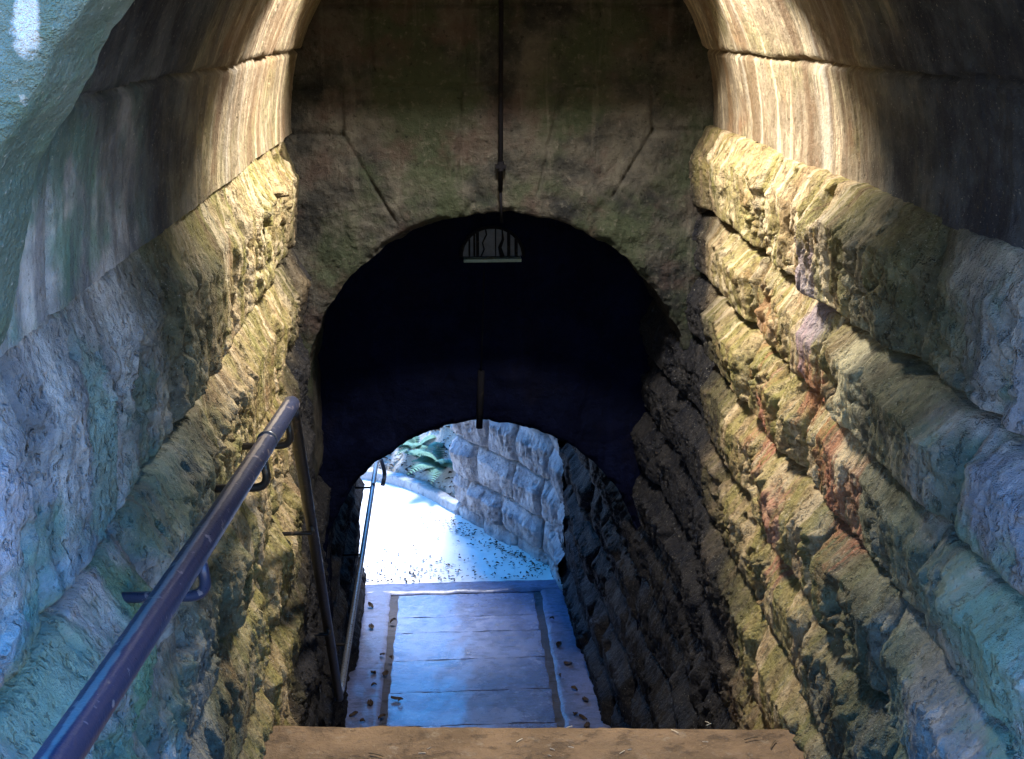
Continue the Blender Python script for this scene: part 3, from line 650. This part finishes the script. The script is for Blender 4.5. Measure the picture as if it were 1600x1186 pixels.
# ------------------------------------------------------------------ leaves, straw and plants
def leaf_mesh(name, mat, seed, L=.05):
    r = random.Random(seed); n = 5; v = []; f = []
    for i in range(n+1):
        t = i/n; wd = L*.32*math.sin(math.pi*min(.97, t*.9+.06))*(1+.3*r.random()); zc = .012*math.sin(t*3+seed)+.004
        v += [(-wd, t*L-L/2, zc+.012+.006*r.random()), (0, t*L-L/2, zc), (wd, t*L-L/2, zc+.010+.008*r.random())]
    for i in range(n): f += [(3*i, 3*i+1, 3*i+4, 3*i+3), (3*i+1, 3*i+2, 3*i+5, 3*i+4)]
    me = bpy.data.meshes.new(name); me.from_pydata(v, [], f); me.materials.append(mat); me.update(); return me
leaf_m = [leaf_mesh('dead_leaf', M['leaf'], k, .045+.012*k) for k in range(4)]
spots = [(-.52, 8.66), (-.6, 8.72), (-.66, 8.45), (-.56, 8.43), (-.64, 8.25), (-.53, 9.3), (-.72, 9.2), (-.66, 8.0), (-.7, 7.75), (-.56, 7.8), (-.78, 7.85), (-.46, 8.06), (-.42, 8.02),
         (.95, 7.75), (1.0, 7.7), (1.05, 7.95), (.88, 8.3), (.98, 8.1), (.92, 8.8), (1.02, 7.6), (.9, 9.25), (-.6, 7.55), (-.75, 9.6), (.97, 8.5)]
for i, (x, y) in enumerate(spots):
    o = link('dead_leaf', leaf_m[i % 4]); o.location = (x, y, FL+.02); o.rotation_euler = (rnd.uniform(-.2, .2), rnd.uniform(-.2, .2), rnd.uniform(0, 6)); o.scale = (1, 1, 1)
    tag(o, 'small dark dead leaf lying on the blue paving at the %s edge of the passage' % ('left' if x < 0 else 'right'), 'leaf', 'dead leaves on the %s of the passage floor' % ('left' if x < 0 else 'right'))
sm = bpy.data.meshes.new('straw_bit'); mm = MB().tube([(-.014, 0, 0), (0, .0005, .0005), (.014, 0, 0)], .0017, 5); sm.from_pydata([tuple(a) for a in mm.v], [], mm.f); sm.materials.append(M['straw'])
for i in range(15):
    o = link('straw_bit', sm); x = rnd.uniform(-.5, 1.15) if i < 8 else rnd.uniform(.3, 1.15)
    o.location = (x, rnd.uniform(3.56, 3.74), -2.5445); o.rotation_euler = (0, 0, rnd.uniform(-.9, .9)); k = rnd.uniform(.5, 1.2); o.scale = (k, k, 1)
    tag(o, 'tiny pale straw fragment lying on the ochre landing', 'straw', 'straw bits on the landing')
tm = bpy.data.meshes.new('twig'); mm = MB().tube([(-.03, 0, 0), (-.01, .001, .001), (.015, 0, .001), (.025, -.003, .001)], .0022, 6); tm.from_pydata([tuple(a) for a in mm.v], [], mm.f); tm.materials.append(M['twig'])
for (x, y, a, lab) in ((1.10, 3.62, .3, 'short dark twig at the right end of the landing'), (1.17, 3.58, 1.0, 'dark twig lying against the foot of the right wall'), (-.28, 3.60, -.4, 'small dark twig on the left part of the landing')):
    o = link('twig', tm); o.location = (x, y, -2.543); o.rotation_euler = (0, 0, a); tag(o, lab, 'twig')
# leaf litter outdoors: far too many to count
def litter():
    r = np.random.RandomState(4); V = []; F = []
    def add(x, y, z, L, tilt):
        a = r.rand()*6.28; ca, sa = math.cos(a), math.sin(a); k = len(V)
        for (u, w_, h) in ((-L, 0, 0), (0, -L*.45, L*tilt), (L, 0, L*.2), (0, L*.45, L*tilt*.6)):
            V.append((x+u*ca-w_*sa, y+u*sa+w_*ca, z+h))
        F.append((k, k+1, k+2, k+3))
    n = 0
    while n < 2600:
        x = r.uniform(-5, .6); y = bank_edge(x)+.1+abs(r.randn())*1.3
        add(x, y, float(bank_z(np.array([x]), np.array([y]))[0])+.015, r.uniform(.02, .05), r.uniform(.2, .9)); n += 1
    for i in range(520):      # along the threshold and the foot of the wall
        x = r.uniform(-.95, 1.0); y = Y3+.04+abs(r.randn())*.28
        if i > 260: t = r.rand(); x = 1.0-t*.95-abs(r.randn())*.16; y = 10.35+t*1.25-abs(r.randn())*.10
        add(x, max(y, Y3+.03), FL+.004, r.uniform(.010, .026), r.uniform(.2, .8))
    for i in range(45): add(r.uniform(-1.5, .6), r.uniform(10.2, 12.3), FL+.004, r.uniform(.012, .028), .5)
    o = py_obj('leaf_litter', V, F, M['leaf']); tag(o, 'dry fallen leaves scattered over the bank and path edges outside', 'leaves', None, 'stuff')
litter()
def fern(x, y, z, n, L, lab, seed, name='fern_plant'):
    r = random.Random(seed); root = empty(name, (x, y, z)); tag(root, lab, 'fern', 'ferns on the bank behind the wall')
    for k in range(n):
        a = 2*math.pi*k/n+r.uniform(-.3, .3); ln = L*r.uniform(.7, 1.1); V = []; F = []
        el = r.uniform(.6, 1.2); ns = 16
        for i in range(ns):
            t = (i+1)/ns; h = ln*(t*math.sin(el)-.55*t*t); d = ln*t*math.cos(el)*1.2
            lw_ = ln*.22*math.sin(math.pi*min(.98, t*.85+.12))
            cx_, cy_ = math.cos(a)*d, math.sin(a)*d; px, py = -math.sin(a), math.cos(a); wx, wy = math.cos(a)*.018, math.sin(a)*.018
            for sg in (-1, 1):
                q = len(V); V += [(cx_-wx, cy_-wy, h), (cx_+wx, cy_+wy, h), (cx_+px*lw_*sg+wx, cy_+py*lw_*sg+wy, h-.03*ln), (cx_+px*lw_*sg*.9, cy_+py*lw_*sg*.9, h-.035*ln)]
                F.append((q, q+1, q+2, q+3))
        py_obj('frond', V, F, M['fern'], root)
for i, (x, y, n, L, lab) in enumerate(((-.10, 12.5, 16, .55, 'large green fern right beside the end of the outdoor wall'), (-.38, 12.95, 12, .45, 'green fern further up the bank in the middle'),
                                   (-.75, 13.3, 10, .3, 'small green fern low on the leafy bank'), (.15, 12.75, 14, .7, 'green fern highest on the bank behind the wall'))):
    fern(x, y, float(bank_z(np.array([x]), np.array([y]))[0]), n, L, lab, i)
